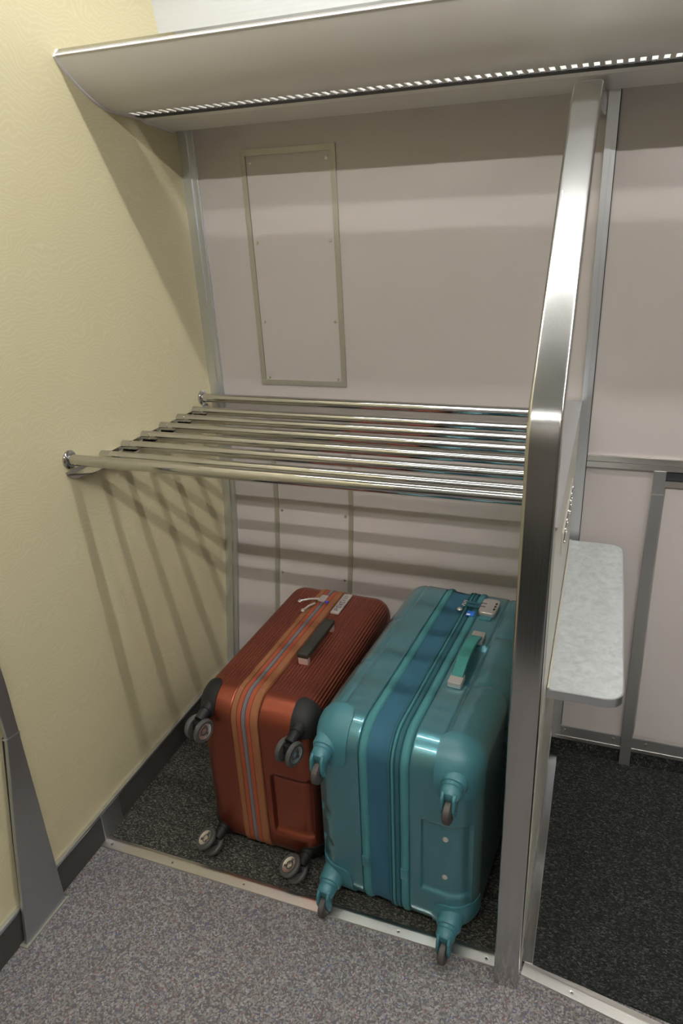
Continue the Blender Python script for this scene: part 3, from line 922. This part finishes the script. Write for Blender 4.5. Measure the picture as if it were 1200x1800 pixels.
    for k in range(3):
        MB().box((lx + 0.0125, ly + 0.018 + k * 0.014, H + 0.0135), (lx + 0.0175, ly + 0.027 + k * 0.014, H + 0.0147), 0.0004).build('number_wheel', M['shadowgap'], lk)
    for k in range(2):
        MB().box((lx - 0.024, ly + 0.026 + k * 0.016, H + 0.0125), (lx - 0.008, ly + 0.029 + k * 0.016, H + 0.0147)).build('pull_slot', M['mark'], lk)
        pu = MB().box((lx - 0.060, ly + 0.022 + k * 0.016, H + 0.008), (lx - 0.021, ly + 0.032 + k * 0.016, H + 0.0115), 0.0012).build('zip_pull', M['tealzip'], t)
        MB().tube([(lx - 0.060, ly + 0.022 + k * .016, H + 0.010), (lx - 0.068, ly + 0.024 + k * .016, H + 0.011), (lx - 0.068, ly + 0.030 + k * .016, H + 0.011), (lx - 0.060, ly + 0.032 + k * .016, H + 0.010)], 0.0016, 8).build('pull_loop', M['chromehub'], pu)
    MB().lathe([(0.006, 0), (0.0075, 0.003), (0.005, 0.006), (0.002, 0.007)], (lx - 0.070, ly + 0.008, H + 0.003), (0, 0, 1), 16).build('zip_stud', M['chromehub'], t)
    tg = MB().box((lx - 0.049, ly - 0.014, H + 0.0035), (lx - 0.029, ly + 0.010, H + 0.0058), 0.0005).build('lock_sticker', M['bluetag'], t)
    MB().box((lx - 0.047, ly - 0.013, H + 0.0058), (lx - 0.038, ly - 0.006, H + 0.0062)).build('sticker_print', M['white'], tg, None)
    # two rivets in the wheel-end recess
    for z in (0.17, 0.275):
        MB().lathe([(0.0062, 0), (0.0055, 0.002), (0.002, 0.0032)], (0.118, 0.0085, z), (0, -1, 0), 16).build('rivet', M['silver'], t)
    # corner plates and single-wheel casters
    for sgn, xo in ((-1, xl), (1, xr)):
        for top in (True, False):
            corner_piece('corner_plate', xo, sgn, top, L, H, R, rf, M['tealplain'], t, 0.086, 0.105 if top else 0.100, 0.052, 0.0034, 0.028)
            xc = xo - sgn * (0.036 if sgn < 0 else 0.046)
            zc = H - 0.066 if top else 0.0592
            ca = bpy.data.objects.new('caster', None); C.objects.link(ca); ca.parent = t
            base = Vector((xc, 0.004 if top else -0.012, zc))
            ax_ = Vector((0, -1, -0.25)).normalized()
            MB().lathe([(0.027, -0.03), (0.0265, 0.002), (0.0245, 0.006), (0.0215, 0.007), (0.0212, 0.013), (0.0195, 0.0145), (0.0205, 0.0155), (0.020, 0.026), (0.015, 0.034), (0.006, 0.036)], base, ax_, 32).build('swivel_cap', M['tealplain'], ca, 40)
            wc = base + Vector((0, -0.034, -0.038))
            f = MB()
            for s in (-1, 1):
                pl_ = [(-0.044, -0.002), (-0.036, 0.008), (-0.014, 0.000), (-0.018, -0.024), (-0.026, -0.043), (-0.033, -0.047), (-0.040, -0.044), (-0.046, -0.026)]
                f.prism([(base.y + p[0], base.z + p[1]) for p in pl_], 'x', xc + s * 0.0115 - 0.003, xc + s * 0.0115 + 0.003, 0.0014, 2)
            f.build('fork', M['tealplain'], ca, 40)
            wh = MB().lathe([(0.010, -0.0075), (0.021, -0.0078), (0.0245, -0.0055), (0.0252, 0), (0.0245, 0.0055), (0.021, 0.0078), (0.010, 0.0075)], wc, (1, 0, 0), 36).build('wheel', M['rubber2'], ca, 40)
            MB().cyl(wc - Vector((0.0155, 0, 0)), wc + Vector((0.0155, 0, 0)), 0.004, n=14).build('axle', M['tealplain'], wh)
    return t

suitcase_orange()
suitcase_teal()
